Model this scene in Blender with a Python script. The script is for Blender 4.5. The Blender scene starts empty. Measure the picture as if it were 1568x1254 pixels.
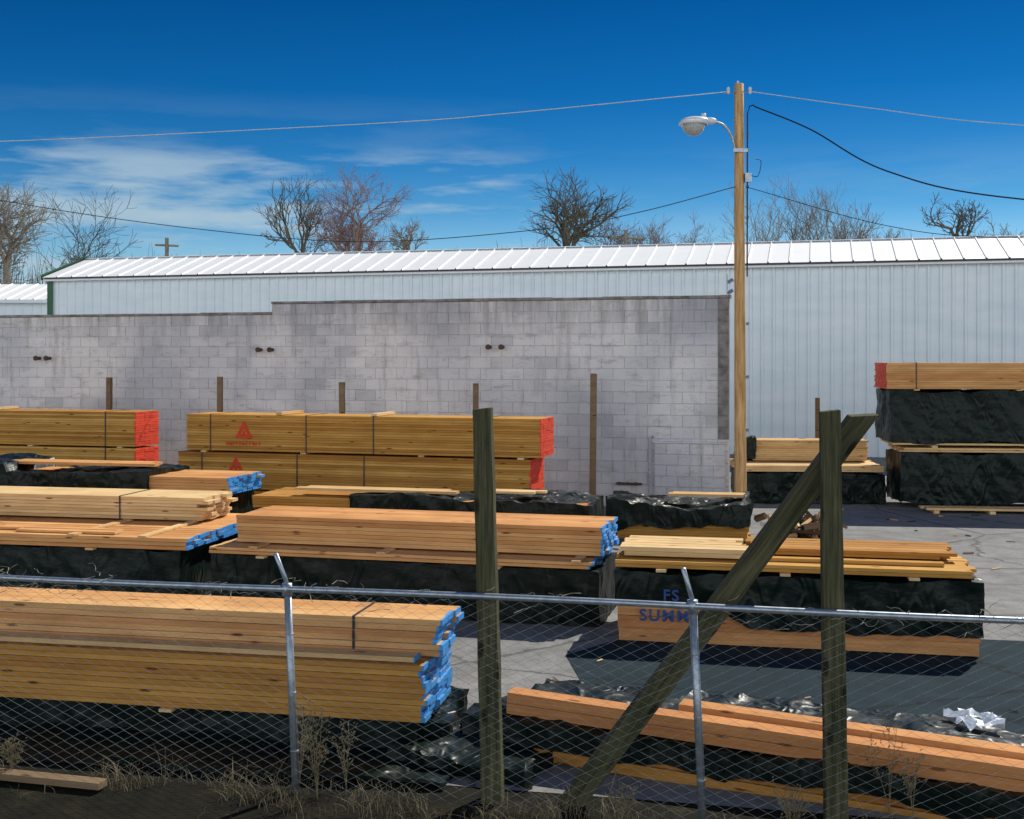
import bpy, bmesh, math, random
from mathutils import Vector, noise, Matrix
R = random.Random(7)
scene = bpy.context.scene
COL = scene.collection

# ------------------------------------------------------------------ materials
def new_mat(name):
    m = bpy.data.materials.new(name); m.use_nodes = True
    nt = m.node_tree
    b = nt.nodes['Principled BSDF']
    return m, nt, b
def N(nt, t, **kw):
    n = nt.nodes.new(t)
    for k, v in kw.items(): setattr(n, k, v)
    return n
def ramp(nt, stops, interp='LINEAR'):
    n = nt.nodes.new('ShaderNodeValToRGB'); n.color_ramp.interpolation = interp
    e = n.color_ramp.elements
    while len(e) < len(stops): e.new(0.5)
    for i, (p, c) in enumerate(stops):
        e[i].position = p; e[i].color = (c[0], c[1], c[2], 1) if not isinstance(c, (int, float)) else (c, c, c, 1)
    return n
def mix(nt, typ, fac, a, b):
    n = nt.nodes.new('ShaderNodeMix'); n.data_type = 'RGBA'; n.blend_type = typ
    L = nt.links
    for sock, v in ((n.inputs[0], fac), (n.inputs[6], a), (n.inputs[7], b)):
        if hasattr(v, 'links'): L.new(v, sock)
        elif isinstance(v, (int, float)): sock.default_value = v if sock == n.inputs[0] else (v, v, v, 1)
        else: sock.default_value = (v[0], v[1], v[2], 1)
    return n.outputs[2]
def coords(nt, scale, kind='Object'):
    tc = N(nt, 'ShaderNodeTexCoord'); mp = N(nt, 'ShaderNodeMapping')
    nt.links.new(tc.outputs[kind], mp.inputs[0]); mp.inputs['Scale'].default_value = scale
    return mp.outputs[0]
def noise_t(nt, vec, scale, detail=4, rough=.6):
    n = N(nt, 'ShaderNodeTexNoise'); nt.links.new(vec, n.inputs['Vector'])
    n.inputs['Scale'].default_value = scale; n.inputs['Detail'].default_value = detail; n.inputs['Roughness'].default_value = rough
    return n.outputs['Fac']
def bump(nt, b, h, strength, dist=.01):
    n = N(nt, 'ShaderNodeBump'); n.inputs['Strength'].default_value = strength; n.inputs['Distance'].default_value = dist
    nt.links.new(h, n.inputs['Height']); nt.links.new(n.outputs[0], b.inputs['Normal'])

def wood_mat(name, dark, mid, light, knot=True, grey=0.0):
    m, nt, b = new_mat(name); L = nt.links
    at = N(nt, 'ShaderNodeAttribute', attribute_name='Col')
    sep = N(nt, 'ShaderNodeSeparateColor'); L.new(at.outputs['Color'], sep.inputs[0])
    r = ramp(nt, [(0, dark), (.5, mid), (1, light)]); L.new(sep.outputs[0], r.inputs[0])
    v = coords(nt, (.9, 26, 26))
    g = noise_t(nt, v, 2.0, 5, .65)
    gr = ramp(nt, [(.3, .62), (.7, 1.15)]); L.new(g, gr.inputs[0])
    c = mix(nt, 'MULTIPLY', .6, r.outputs[0], gr.outputs[0])
    v3 = coords(nt, (.7, .7, 3)); g3 = noise_t(nt, v3, 2.2, 3)
    gr3 = ramp(nt, [(.3, (.74, .66, .58)), (.65, (1.08, 1.05, 1.0))]); L.new(g3, gr3.inputs[0])
    c = mix(nt, 'MULTIPLY', .75, c, gr3.outputs[0])
    if knot:
        vk = coords(nt, (2.6, 7, 13)); vo = N(nt, 'ShaderNodeTexVoronoi'); L.new(vk, vo.inputs['Vector']); vo.inputs['Scale'].default_value = 1.0
        kr = ramp(nt, [(.08, 1.0), (.16, 0.0)]); L.new(vo.outputs['Distance'], kr.inputs[0])
        c = mix(nt, 'MIX', kr.outputs[0], c, (dark[0]*.35, dark[1]*.28, dark[2]*.28))
    L.new(c, b.inputs['Base Color']); b.inputs['Roughness'].default_value = .8
    b.inputs['Specular IOR Level'].default_value = .12
    bump(nt, b, g, .25, .004)
    return m
def simple_mat(name, c1, c2, rough=.6, scale=6, metal=0, bmp=0.0, spec=.5, vec=(1, 1, 1), usecol=False, bd=.01):
    m, nt, b = new_mat(name); L = nt.links
    v = coords(nt, vec); n = noise_t(nt, v, scale, 5)
    r = ramp(nt, [(.32, c1), (.68, c2)]); L.new(n, r.inputs[0])
    c = r.outputs[0]
    if usecol:
        at = N(nt, 'ShaderNodeAttribute', attribute_name='Col')
        rr = ramp(nt, [(0, .78), (1, 1.12)]); L.new(at.outputs['Fac'], rr.inputs[0])
        c = mix(nt, 'MULTIPLY', 1.0, c, rr.outputs[0])
    L.new(c, b.inputs['Base Color']); b.inputs['Roughness'].default_value = rough
    b.inputs['Metallic'].default_value = metal; b.inputs['Specular IOR Level'].default_value = spec
    if bmp: bump(nt, b, n, bmp, bd)
    return m

M = {}
M['gold'] = wood_mat('pine_gold', (.44, .20, .045), (.64, .345, .085), (.80, .49, .15))
M['warm'] = wood_mat('pine_fresh', (.62, .28, .105), (.80, .43, .17), (.90, .59, .28))
M['pale'] = wood_mat('pine_pale', (.68, .43, .19), (.82, .58, .29), (.90, .70, .40))
M['stake'] = wood_mat('weathered_stake_wood', (.16, .12, .07), (.22, .16, .10), (.28, .21, .13))
M['scrap'] = wood_mat('scrap_wood', (.08, .05, .03), (.22, .14, .08), (.5, .33, .2))
M['redend'] = simple_mat('red_end_paint', (.82, .05, .015), (.92, .085, .025), .6, 30, usecol=True)
M['blueend'] = simple_mat('blue_end_paint', (.03, .24, .62), (.07, .40, .88), .6, 30, usecol=True)
M['rawend'] = simple_mat('raw_end_grain', (.55, .36, .17), (.75, .52, .28), .8, 40, usecol=True)
M['strap'] = simple_mat('strap', (.02, .02, .02), (.05, .05, .05), .4)
# black plastic
m, nt, b = new_mat('black_plastic_wrap'); L = nt.links
v = coords(nt, (1, 1, 1.6)); n1 = noise_t(nt, v, 2.6, 5, .5)
v2 = coords(nt, (2.2, 2.2, 1.0)); n2 = N(nt, 'ShaderNodeTexNoise'); L.new(v2, n2.inputs['Vector']); n2.inputs['Scale'].default_value = 2.4; n2.inputs['Detail'].default_value = 4; n2.inputs['Distortion'].default_value = 1.6
n2.noise_type = 'RIDGED_MULTIFRACTAL'
c = ramp(nt, [(.35, (.002, .007, .005)), (.7, (.004, .013, .0095))]); L.new(n1, c.inputs[0]); L.new(c.outputs[0], b.inputs['Base Color'])
b.inputs['Roughness'].default_value = .40; b.inputs['Specular IOR Level'].default_value = .24
ad = N(nt, 'ShaderNodeMath', operation='ADD'); L.new(n1, ad.inputs[0]); L.new(n2.outputs['Fac'], ad.inputs[1]); bump(nt, b, ad.outputs[0], .7, .05)
M['wrap'] = m
# painted block
m, nt, b = new_mat('painted_block'); L = nt.links
at = N(nt, 'ShaderNodeAttribute', attribute_name='Col')
r = ramp(nt, [(0, (.66, .67, .68)), (.5, (.81, .815, .82)), (1, (.88, .88, .88))]); L.new(at.outputs['Fac'], r.inputs[0])
v = coords(nt, (1, 1, 1)); big = noise_t(nt, v, .42, 3, .5)
br = ramp(nt, [(.38, (.70, .72, .77)), (.56, (1.04, 1.03, 1.02))]); L.new(big, br.inputs[0])
c = mix(nt, 'MULTIPLY', 1.0, r.outputs[0], br.outputs[0])
v2 = coords(nt, (.8, .8, 2.6)); dr = noise_t(nt, v2, 2.6, 9, .78)
dm = ramp(nt, [(.52, 0.0), (.68, .85)]); L.new(dr, dm.inputs[0])
c = mix(nt, 'MIX', dm.outputs[0], c, (.40, .395, .39))
v5 = coords(nt, (3.5, 3.5, .35)); ds = noise_t(nt, v5, 1.6, 6, .7)
sm_ = ramp(nt, [(.54, 0.0), (.76, .7)]); L.new(ds, sm_.inputs[0]); c = mix(nt, 'MIX', sm_.outputs[0], c, (.36, .35, .33))
# grime washed down from the coping and splashed up from the ground
tcz = N(nt, 'ShaderNodeTexCoord'); sz_ = N(nt, 'ShaderNodeSeparateXYZ'); L.new(tcz.outputs['Object'], sz_.inputs[0])
zz = ramp(nt, [(.0, .55), (.06, .1), (.80, .0), (.92, .45), (1.0, .7)]); dv_ = N(nt, 'ShaderNodeMath', operation='DIVIDE'); L.new(sz_.outputs[2], dv_.inputs[0]); dv_.inputs[1].default_value = 3.65; L.new(dv_.outputs[0], zz.inputs[0])
gm = ramp(nt, [(.38, 0.0), (.6, 1.0)]); L.new(ds, gm.inputs[0]); gmul = N(nt, 'ShaderNodeMath', operation='MULTIPLY'); L.new(zz.outputs[0], gmul.inputs[0]); L.new(gm.outputs[0], gmul.inputs[1])
c = mix(nt, 'MIX', gmul.outputs[0], c, (.30, .29, .28))
v3 = coords(nt, (1, 1, 1)); fn = noise_t(nt, v3, 60, 4, .7)
fr = ramp(nt, [(.3, .80), (.7, 1.06)]); L.new(fn, fr.inputs[0]); c = mix(nt, 'MULTIPLY', .9, c, fr.outputs[0])
L.new(c, b.inputs['Base Color']); b.inputs['Roughness'].default_value = .85; bump(nt, b, fn, .7, .01)
M['block'] = m
M['mortar'] = simple_mat('painted_mortar', (.40, .40, .42), (.66, .66, .67), .9, 3)
M['coping'] = simple_mat('weathered_coping', (.12, .115, .11), (.36, .35, .34), .9, 5, bmp=.4)
M['metalwall'] = simple_mat('corrugated_white_metal', (.70, .80, .83), (.82, .88, .90), .30, 1.2, vec=(.5, .5, 2), spec=.7)
M['metalroof'] = simple_mat('white_metal_roof', (.85, .87, .88), (.90, .91, .91), .5, 1.5)
M['guttershade'] = simple_mat('painted_gutter_shadow', (.03, .035, .04), (.06, .065, .07), .6)  # near-black tone for the painted shadow line under the roof edge
M['green'] = simple_mat('green_trim', (.02, .10, .04), (.03, .14, .06), .5)
M['galv'] = simple_mat('galvanised_steel', (.30, .36, .40), (.52, .58, .64), .42, 18, metal=.75)
M['mesh'] = simple_mat('chain_link_wire', (.16, .19, .21), (.30, .34, .37), .45, 18, metal=.6)
M['polem'] = simple_mat('pole_pine', (.42, .22, .07), (.84, .53, .23), .8, 3, vec=(9, 9, .8), bmp=.5)
M['black'] = simple_mat('black_cable', (.01, .01, .012), (.02, .02, .025), .5)
M['wire'] = simple_mat('aluminium_wire', (.6, .6, .57), (.75, .75, .72), .6, metal=0)
M['lampw'] = simple_mat('lamp_housing', (.7, .72, .72), (.82, .84, .84), .35)
M['glass'] = simple_mat('lamp_refractor', (.35, .37, .36), (.55, .58, .56), .12, 40, spec=.8)
M['rust'] = simple_mat('rusty_pipe', (.05, .03, .02), (.12, .07, .04), .8, 20)
M['bark'] = simple_mat('bark', (.06, .055, .035), (.13, .115, .08), .95, 8)
M['barkpale'] = simple_mat('bark_pale', (.20, .17, .13), (.32, .28, .22), .95, 8)
M['barkred'] = simple_mat('bark_budding', (.15, .10, .08), (.25, .17, .14), .95, 8)
M['bud'] = simple_mat('buds', (.34, .16, .15), (.46, .25, .23), .9, 8)
M['straw'] = simple_mat('dry_grass', (.12, .095, .05), (.30, .25, .14), .9, 9, usecol=True)
M['vine'] = simple_mat('dead_vine', (.2, .18, .13), (.4, .37, .29), .9, 9)
M['paper'] = simple_mat('white_plastic_scrap', (.7, .76, .82), (.8, .84, .88), .5, 9)
M['logo'] = simple_mat('red_stamp_ink', (.62, .04, .015), (.75, .07, .02), .8, 30)
M['blueink'] = simple_mat('blue_ink', (.02, .06, .22), (.03, .09, .3), .7, 30)
def asphalt(name, k, tint=(1, 1, 1)):
    m, nt, b = new_mat(name); L = nt.links
    v = coords(nt, (1, 1, 1)); n1 = noise_t(nt, v, .5, 5, .6); n2 = noise_t(nt, v, 45, 4, .75); n3 = noise_t(nt, v, 3.5, 6, .7)
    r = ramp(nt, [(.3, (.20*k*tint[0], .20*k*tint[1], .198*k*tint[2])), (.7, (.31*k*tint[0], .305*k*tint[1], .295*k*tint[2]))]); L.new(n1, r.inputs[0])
    r2 = ramp(nt, [(.3, .7), (.7, 1.2)]); L.new(n2, r2.inputs[0]); c = mix(nt, 'MULTIPLY', .8, r.outputs[0], r2.outputs[0])
    r3 = ramp(nt, [(.35, .75), (.6, 1.1)]); L.new(n3, r3.inputs[0]); c = mix(nt, 'MULTIPLY', .9, c, r3.outputs[0])
    vo = N(nt, 'ShaderNodeTexVoronoi', feature='DISTANCE_TO_EDGE')
    dv = mix(nt, 'ADD', .25, v, n3); L.new(dv, vo.inputs['Vector']); vo.inputs['Scale'].default_value = .3
    cr = ramp(nt, [(.002, .7), (.008, 0.0)]); L.new(vo.outputs['Distance'], cr.inputs[0]); c = mix(nt, 'MIX', cr.outputs[0], c, (.05*k, .05*k, .05*k))
    L.new(c, b.inputs['Base Color']); b.inputs['Roughness'].default_value = .95; b.inputs['Specular IOR Level'].default_value = .15; bump(nt, b, n2, .35, .01)
    return m
M['asphalt'] = asphalt('asphalt', 1.0); M['asphalt_shade'] = asphalt('shadow_toned_asphalt', .13, (.45, 1.0, 1.35))  # the second is asphalt darkened to teal for the painted ground shadow
m, nt, b = new_mat('dirt_grass'); L = nt.links
v = coords(nt, (1, 1, 1)); n1 = noise_t(nt, v, 3, 6, .7)
r = ramp(nt, [(.35, (.008, .009, .007)), (.6, (.02, .018, .012)), (.78, (.07, .06, .036))]); L.new(n1, r.inputs[0])
L.new(r.outputs[0], b.inputs['Base Color']); b.inputs['Roughness'].default_value = 1; b.inputs['Specular IOR Level'].default_value = .1; bump(nt, b, n1, .8, .05)
M['dirt'] = m
m, nt, b = new_mat('treated_post_vertical'); L = nt.links
v = coords(nt, (34, 34, 1.4)); g = noise_t(nt, v, 1.6, 6, .7)
r = ramp(nt, [(.3, (.030, .032, .018)), (.5, (.09, .088, .048)), (.72, (.17, .155, .09))]); L.new(g, r.inputs[0])
v2 = coords(nt, (3, 3, 1)); g2 = noise_t(nt, v2, 2, 4, .6); r2 = ramp(nt, [(.3, (.6, .66, .58)), (.7, (1.15, 1.1, 1.1))]); L.new(g2, r2.inputs[0])
c = mix(nt, 'MULTIPLY', 1, r.outputs[0], r2.outputs[0])
vk = coords(nt, (8, 8, 3)); vo = N(nt, 'ShaderNodeTexVoronoi'); L.new(vk, vo.inputs['Vector']); kr = ramp(nt, [(.1, .9), (.2, 0.0)]); vo.inputs['Scale'].default_value = 1; L.new(vo.outputs['Distance'], kr.inputs[0])
c = mix(nt, 'MIX', kr.outputs[0], c, (.018, .016, .01)); L.new(c, b.inputs['Base Color']); b.inputs['Roughness'].default_value = .9; b.inputs['Specular IOR Level'].default_value = .15
bump(nt, b, g, .6, .006); M['postw'] = m

# ------------------------------------------------------------------ mesh builder
class MB:
    def __init__(s): s.v = []; s.f = []; s.m = []; s.c = []; s.mats = []
    def mi(s, key):
        if key not in s.mats: s.mats.append(key)
        return s.mats.index(key)
    def face(s, idx, key, col=.5): s.f.append(idx); s.m.append(s.mi(key)); s.c.append(col)
    def box(s, x0, x1, y0, y1, z0, z1, key, col=None, lend=None, rend=None):
        if col is None: col = R.random()
        o = len(s.v)
        s.v += [(x0,y0,z0),(x1,y0,z0),(x1,y1,z0),(x0,y1,z0),(x0,y0,z1),(x1,y0,z1),(x1,y1,z1),(x0,y1,z1)]
        for idx, k in (((0,3,2,1),key),((4,5,6,7),key),((0,1,5,4),key),((2,3,7,6),key),((3,0,4,7),lend or key),((1,2,6,5),rend or key)):
            s.face([o+i for i in idx], k, col)
    def tube(s, pts, rads, key, sides=6, cap=True, col=.5):
        o = len(s.v); n = len(pts)
        for i, p in enumerate(pts):
            p = Vector(p)
            d = (Vector(pts[min(i+1, n-1)]) - Vector(pts[max(i-1, 0)])).normalized()
            a = Vector((0, 0, 1)) if abs(d.z) < .9 else Vector((1, 0, 0))
            u = d.cross(a).normalized(); w = d.cross(u)
            r = rads[i] if hasattr(rads, '__len__') else rads
            for k in range(sides):
                t = 2*math.pi*k/sides
                s.v.append(tuple(p + u*math.cos(t)*r + w*math.sin(t)*r))
        for i in range(n-1):
            for k in range(sides):
                a = o+i*sides+k; b2 = o+i*sides+(k+1) % sides
                s.face([a, b2, b2+sides, a+sides], key, col)
        if cap and sides > 2:
            s.face([o+k for k in range(sides)][::-1], key, col); s.face([o+(n-1)*sides+k for k in range(sides)], key, col)
    def lathe(s, prof, c, key, sides=20):
        o = len(s.v)
        for (r, z) in prof:
            for k in range(sides):
                t = 2*math.pi*k/sides; s.v.append((c[0]+r*math.cos(t), c[1]+r*math.sin(t), c[2]+z))
        for i in range(len(prof)-1):
            for k in range(sides):
                a = o+i*sides+k; b2 = o+i*sides+(k+1) % sides
                s.face([a, b2, b2+sides, a+sides], key)
    def build(s, name, parent=None, smooth=False, loc=(0, 0, 0), rot=0, bevel=0):
        me = bpy.data.meshes.new(name); me.from_pydata(s.v, [], s.f)
        for k in s.mats: me.materials.append(M[k])
        me.polygons.foreach_set('material_index', s.m)
        ca = me.color_attributes.new('Col', 'FLOAT_COLOR', 'CORNER')
        arr = []
        for p, c in zip(me.polygons, s.c): arr += [c, c, c, 1.0]*p.loop_total
        ca.data.foreach_set('color', arr)
        if smooth: me.polygons.foreach_set('use_smooth', [True]*len(me.polygons))
        me.update()
        ob = bpy.data.objects.new(name, me); COL.objects.link(ob)
        ob.location = loc; ob.rotation_euler = (0, 0, rot)
        if parent: ob.parent = parent
        if bevel:
            bv = ob.modifiers.new('b', 'BEVEL'); bv.width = bevel; bv.segments = 2
        return ob
def empty(name, loc=(0, 0, 0), rot=0):
    e = bpy.data.objects.new(name, None); COL.objects.link(e); e.location = loc; e.rotation_euler = (0, 0, rot); e.empty_display_size = .3
    return e

# ------------------------------------------------------------------ lumber
def boards(mb, x0, x1, y0, y1, z0, z1, key, lend=None, rend=None, bh=.038, bw=.14, jx=.012, jy=.003, stick=0, base=.5, spread=.5, sag=None):
    rows = max(1, int(round((z1-z0)/bh))); h = (z1-z0)/rows
    cols = max(1, int(round((y1-y0)/bw))); w = (y1-y0)/cols
    paint = rend in ('redend', 'blueend')
    for i in range(rows):
        rb = base + (R.random()-.5)*spread
        for j in range(cols):
            a = x0+R.uniform(-jx, jx); e = x1+R.uniform(-jx, jx)
            if stick and R.random() < .25: e += R.uniform(-stick, stick)
            oy = R.uniform(-jy, jy)
            c = min(1, max(0, rb+R.uniform(-.2, .2)))
            za = z0+i*h+.0016; zb = z0+(i+1)*h-.0016
            ya = y0+j*w+.001+oy; yb = y0+(j+1)*w-.001+oy
            if paint:
                q = R.uniform(.004, .03)
                mb.box(e-q, e, ya, yb, za, zb, rend, c); e -= q+.0002
            mb.box(a, e, ya, yb, za, zb, key, c, lend, rend)
def straps(mb, xs, y0, y1, z0, z1):
    for x in xs:
        e = .006; w = .008
        mb.box(x-w, x+w, y0-e-.004, y0-.004, z0-.004, z1+.006, 'strap', .5)
        mb.box(x-w, x+w, y0-.0039, y1, z1+.002, z1+.006, 'strap', .5)
def spacers(mb, xs, y0, y1, z0, z1, key='pale'):
    for x in xs: mb.box(x-.045, x+.045, y0-R.uniform(0, .05), y1, z0, z1, key)
def wrap(mb, x0, x1, y0, y1, z0f, z1f, amp=.02, seed=0, res=.045, ends=True):
    if not callable(z0f): a0 = z0f; z0f = lambda x: a0
    if not callable(z1f): a1 = z1f; z1f = lambda x: a1
    nx = max(2, int((x1-x0)/res)); ny = max(2, int((y1-y0)/(res*1.5)))
    nz = max(3, int((z1f((x0+x1)/2)-z0f((x0+x1)/2))/res))
    S = Vector((seed*7.3, seed*3.1, seed*1.7))
    def D(p):
        p = Vector(p)
        q = Vector((p.x*1.6, p.y*1.6, p.z*.9))+S
        d = noise.noise_vector(q)*amp*1.6 + noise.noise_vector(Vector((p.x*5+p.z*3, p.y*6, p.z*2))+S)*amp*.9
        d += noise.noise_vector(Vector((p.x*14+p.z*10, p.y*12, p.z*5))+S)*amp*.45
        r = p+d; r.z = max(r.z, .012)
        return tuple(r)
    def grid(fn, nu, nv):
        o = len(mb.v)
        for i in range(nu+1):
            for j in range(nv+1): mb.v.append(D(fn(i/nu, j/nv)))
        for i in range(nu):
            for j in range(nv):
                a = o+i*(nv+1)+j
                mb.face([a, a+nv+1, a+nv+2, a+1], 'wrap')
    X = lambda u: x0+(x1-x0)*u
    Y = lambda u: y0+(y1-y0)*u
    Z = lambda x, t: z0f(x)+(z1f(x)-z0f(x))*t
    grid(lambda u, t: (X(u), y0, Z(X(u), t)), nx, nz)
    grid(lambda u, t: (X(u), y1, Z(X(u), 1-t)), nx, nz)
    grid(lambda u, t: (X(u), Y(t), Z(X(u), 1)), nx, ny)
    if ends:
        grid(lambda u, t: (x1, Y(u), Z(x1, t)), ny, nz)
        grid(lambda u, t: (x0, Y(1-u), Z(x0, t)), ny, nz)
def finish(e, mbs):
    for nm, mb, sm in mbs: mb.build(nm, e, sm)

def ang(s): return -math.atan(s)

# red-ended stacks
def red_stack(loc, rot, L, D, shifts, logos, xs):
    e = empty('lumber_stack', loc, rot)
    lum = MB(); st = MB()
    z = [(1.185, 1.745), (.60, 1.155), (.04, .575)]
    for (z0, z1), sh in zip(z, shifts):
        boards(lum, sh, L+sh, 0, D, z0, z1, 'gold', 'redend', 'redend', jx=.004, base=.5, spread=.7)
        straps(st, [x+sh for x in xs], 0, D, z0, z1)
        spacers(st, [.3, L*.35, L*.68, L-.3], .02, D, z0-.028, z0-.002)
    spacers(st, [1.6, L*.55], .02, D, 1.75, 1.79)
    finish(e, [('boards', lum, False), ('straps_and_spacers', st, False)])
    lg = MB()
    for (x, zc) in logos:
        y = -.009
        o = len(lg.v); s = .15
        for (dx, dz) in ((-s, -s*.75), (s, -s*.75), (0, s)): lg.v.append((x+dx, y, zc+dz))
        for (dx, dz) in ((-s*.42, -s*.38), (s*.42, -s*.38), (0, s*.3)): lg.v.append((x+dx, y, zc+dz))
        for a in range(3):
            b2 = (a+1) % 3; lg.face([o+a, o+b2, o+3+b2, o+3+a], 'logo')
        lg.box(x-.018, x+.018, y-.002, y-.001, zc-.112, zc+.0, 'logo')
        for k in range(11):
            xx = x-.30+k*.056
            lg.box(xx, xx+.014, y-.001, y, zc-.225, zc-.165, 'logo'); lg.box(xx+.016, xx+.042, y-.001, y, zc-.225+R.choice([0, .016, .03]), zc-.205+R.choice([0, .02]), 'logo')
    if logos: lg.build('stamped_mark', e)
    return e
red_stack((-12.0, 20.48, 0), ang(.25), 6.1, .7, [0, 0, 0.05], [], [1, 3.4, 5.55])
red_stack((-5.09, 18.4, 0), ang(.29), 5.73, .75, [0, -.15, -.1], [(1.0, 1.5), (.86, .95)], [.42, 2.05, 3.15, 4.9])

# C1 : stack under loose tarp, behind
e = empty('lumber_stack', (-9.1, 16.75, 0), ang(.23))
lum = MB(); tp = MB(); L1 = 5.5
boards(lum, 0, L1, 0, 1.0, .80, 1.03, 'warm', 'blueend', 'blueend', stick=.05)
wrap(tp, 0, L1-.1, .02, .98, .02, .78, .02, 3)
wrap(tp, -.1, L1-1.15, -.05, 1.05, lambda x: .76+.04*math.sin(x*3), lambda x: 1.06+.02*math.sin(x*2)+(.12 if x < 2.2 else 0), .035, 4)
boards(lum, 1.9, 4.2, .25, .65, 1.13, 1.17, 'warm', jx=.1)
finish(e, [('boards', lum, False), ('plastic_wrap', tp, True)])

# C : left middle stack with ledge
e = empty('lumber_stack', (-3.37-5.2*.981, 12.2+5.2*.196, 0), ang(.2))
lum = MB(); tp = MB(); st = MB(); Lc = 5.2
wrap(tp, .0, Lc-.1, .03, 1.95, .02, .60, .02, 5)
boards(lum, 0, Lc, 0, 2.0, .615, .735, 'warm', 'blueend', 'blueend', stick=.06, jy=.012)
boards(lum, -.2, Lc-.36, 1.12, 1.85, .76, 1.02, 'pale', 'rawend', 'rawend', stick=.12, jx=.03)
boards(lum, 3.0, Lc-.9, .1, .4, .738, .765, 'warm', 'rawend', 'rawend', jx=.2, jy=.02)
straps(st, [3.8, 1.5], 1.12, 1.85, .76, 1.02)
spacers(st, [1.2, 3.9, 4.7], .0, 1.2, .737, .757)
spacers(st, [4.1, 2.2], -.03, 1.2, .59, .613)
finish(e, [('boards', lum, False), ('plastic_wrap', tp, True), ('straps_and_spacers', st, False)])

# E0 : behind the middle stack
e = empty('lumber_stack', (-3.3, 14.95, 0), ang(.25))
lum = MB(); tp = MB()
boards(lum, 0, 4.3, 0, 1.0, .72, .87, 'gold', 'rawend', 'redend', stick=.1, jy=.02)
wrap(tp, 0, 4.3, .03, .97, .02, .71, .02, 6)
wrap(tp, 1.35, 4.35, -.04, 1.04, lambda x: .62+.1*noise.noise(Vector((x*2, 0, 0))), lambda x: .90+.03*math.sin(x*4), .035, 7)
boards(lum, .6, 2.6, .1, .4, .94, .975, 'pale', jx=.1)
boards(lum, 3.0, 3.7, .1, .35, .97, 1.0, 'pale', jx=.1)
finish(e, [('boards', lum, False), ('plastic_wrap', tp, True)])

# E : middle stack
e = empty('lumber_stack', (-3.16, 12.3, 0), ang(.25))
lum = MB(); tp = MB(); st = MB()
wrap(tp, .0, 4.12, .03, 1.15, .02, .565, .022, 8)
boards(lum, 0, 4.05, 0, 1.2, .575, .640, 'warm', 'blueend', 'blueend', stick=.06, jy=.012)
boards(lum, .18, 4.12, .25, 1.1, .662, .945, 'warm', 'blueend', 'blueend', stick=.05, jx=.015, base=.4, spread=.7)
spacers(st, [.5, 1.9, 3.0, 3.9], .0, 1.1, .642, .660)
spacers(st, [.6, 3.1], -.04, 1.1, .55, .573)
finish(e, [('boards', lum, False), ('plastic_wrap', tp, True), ('straps_and_spacers', st, False)])

# F
e = empty('lumber_stack', (1.36, 16.95, 0), ang(.18))
lum = MB(); tp = MB()
boards(lum, .15, 2.0, 0, 1.1, .02, .27, 'gold', 'rawend', 'rawend', stick=.05)
wrap(tp, 0, 2.05, -.04, 1.15, lambda x: .24-.16*max(0, 1-x*2.2)+.05*noise.noise(Vector((x*3, 2, 0))), lambda x: .54+.05*math.sin(x*3+1), .045, 9)
boards(lum, .9, 1.9, .3, .6, .61, .65, 'pale', jx=.1)
finish(e, [('boards', lum, False), ('plastic_wrap', tp, True)])

# G : wrapped stack with lettering
e = empty('wrapped_lumber_stack', (.97, 10.8, 0), ang(.2))
lum = MB(); tp = MB(); st = MB(); pr = MB()
boards(lum, .0, 3.15, .0, 1.1, .02, .37, 'warm', 'rawend', 'rawend', stick=.03, bh=.116, base=.1, spread=.3, jy=.006)
wrap(tp, -.03, 3.18, -.035, 1.13, lambda x: (.36 if x < .8 else .36-.18*min(1, (x-.8)*2.5))+.035*noise.noise(Vector((x*2.5, 5, 0))), .655, .025, 10)
boards(lum, .0, 3.1, .0, 1.15, .69, .755, 'gold', 'rawend', 'rawend', jy=.02, stick=.08, jx=.05)
boards(lum, .05, 1.15, .15, .85, .775, .86, 'pale', 'rawend', 'rawend', jy=.02, stick=.08, jx=.05)
boards(lum, 1.2, 3.0, .45, 1.1, .775, .84, 'gold', 'rawend', 'rawend', jy=.02, stick=.1, jx=.05, base=.1)
boards(lum, 1.2, 2.9, .2, .3, .757, .79, 'gold', jx=.05)
spacers(st, [.4, 1.5, 2.6], -.02, 1.1, .665, .69)
finish(e, [('boards', lum, False), ('plastic_wrap', tp, True), ('spacers', st, False)])
def text(s, size, loc, parent, key, off=.003):
    cu = bpy.data.curves.new('lettering', 'FONT'); cu.body = s; cu.size = size; cu.extrude = .001; cu.offset = off; cu.space_character = 1.2
    o = bpy.data.objects.new('lettering', cu); COL.objects.link(o); o.parent = parent; o.location = loc; o.rotation_euler = (math.pi/2, 0, 0); cu.materials.append(M[key])
text('SUMM', .15, (.2, -.016, .215), e, 'blueink')
text('FS', .14, (.42, -.085, .42), e, 'blueink')

# H : low stack at right foreground
e = empty('lumber_stack', (-.04, 7.66, 0), ang(.41)); e.rotation_euler = (0, .028, ang(.41))
lum = MB(); tp = MB(); sc = MB()
boards(lum, 0, 3.9, 0, .14, .29, .43, 'warm', 'rawend', 'rawend', bh=.07, jy=.006, stick=.05, base=.1, spread=.3)
boards(lum, 1.1, 3.9, .19, .33, .36, .455, 'warm', 'rawend', 'rawend', bh=.047, jy=.01, base=.2)
wrap(tp, -.35, 3.9, .02, .95, .02, lambda x: .285-.02*math.sin(x*2)-(.12 if x < -.1 else 0), .03, 11)
wrap(tp, 1.0, 3.9, .36, .95, .28, lambda x: .37+.03*math.sin(x*3), .04, 12)
wrap(tp, -.3, 3.9, -.05, .2, lambda x: .13+.06*noise.noise(Vector((x*2, 3, 0))), .285, .03, 13)
wrap(tp, -.6, .35, -.45, .1, .02, lambda x: .12, .05, 23)
boards(lum, .05, 3.9, -.03, .1, .03, .15, 'gold', 'rawend', 'rawend', bh=.04, jy=.008, base=.0)
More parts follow.
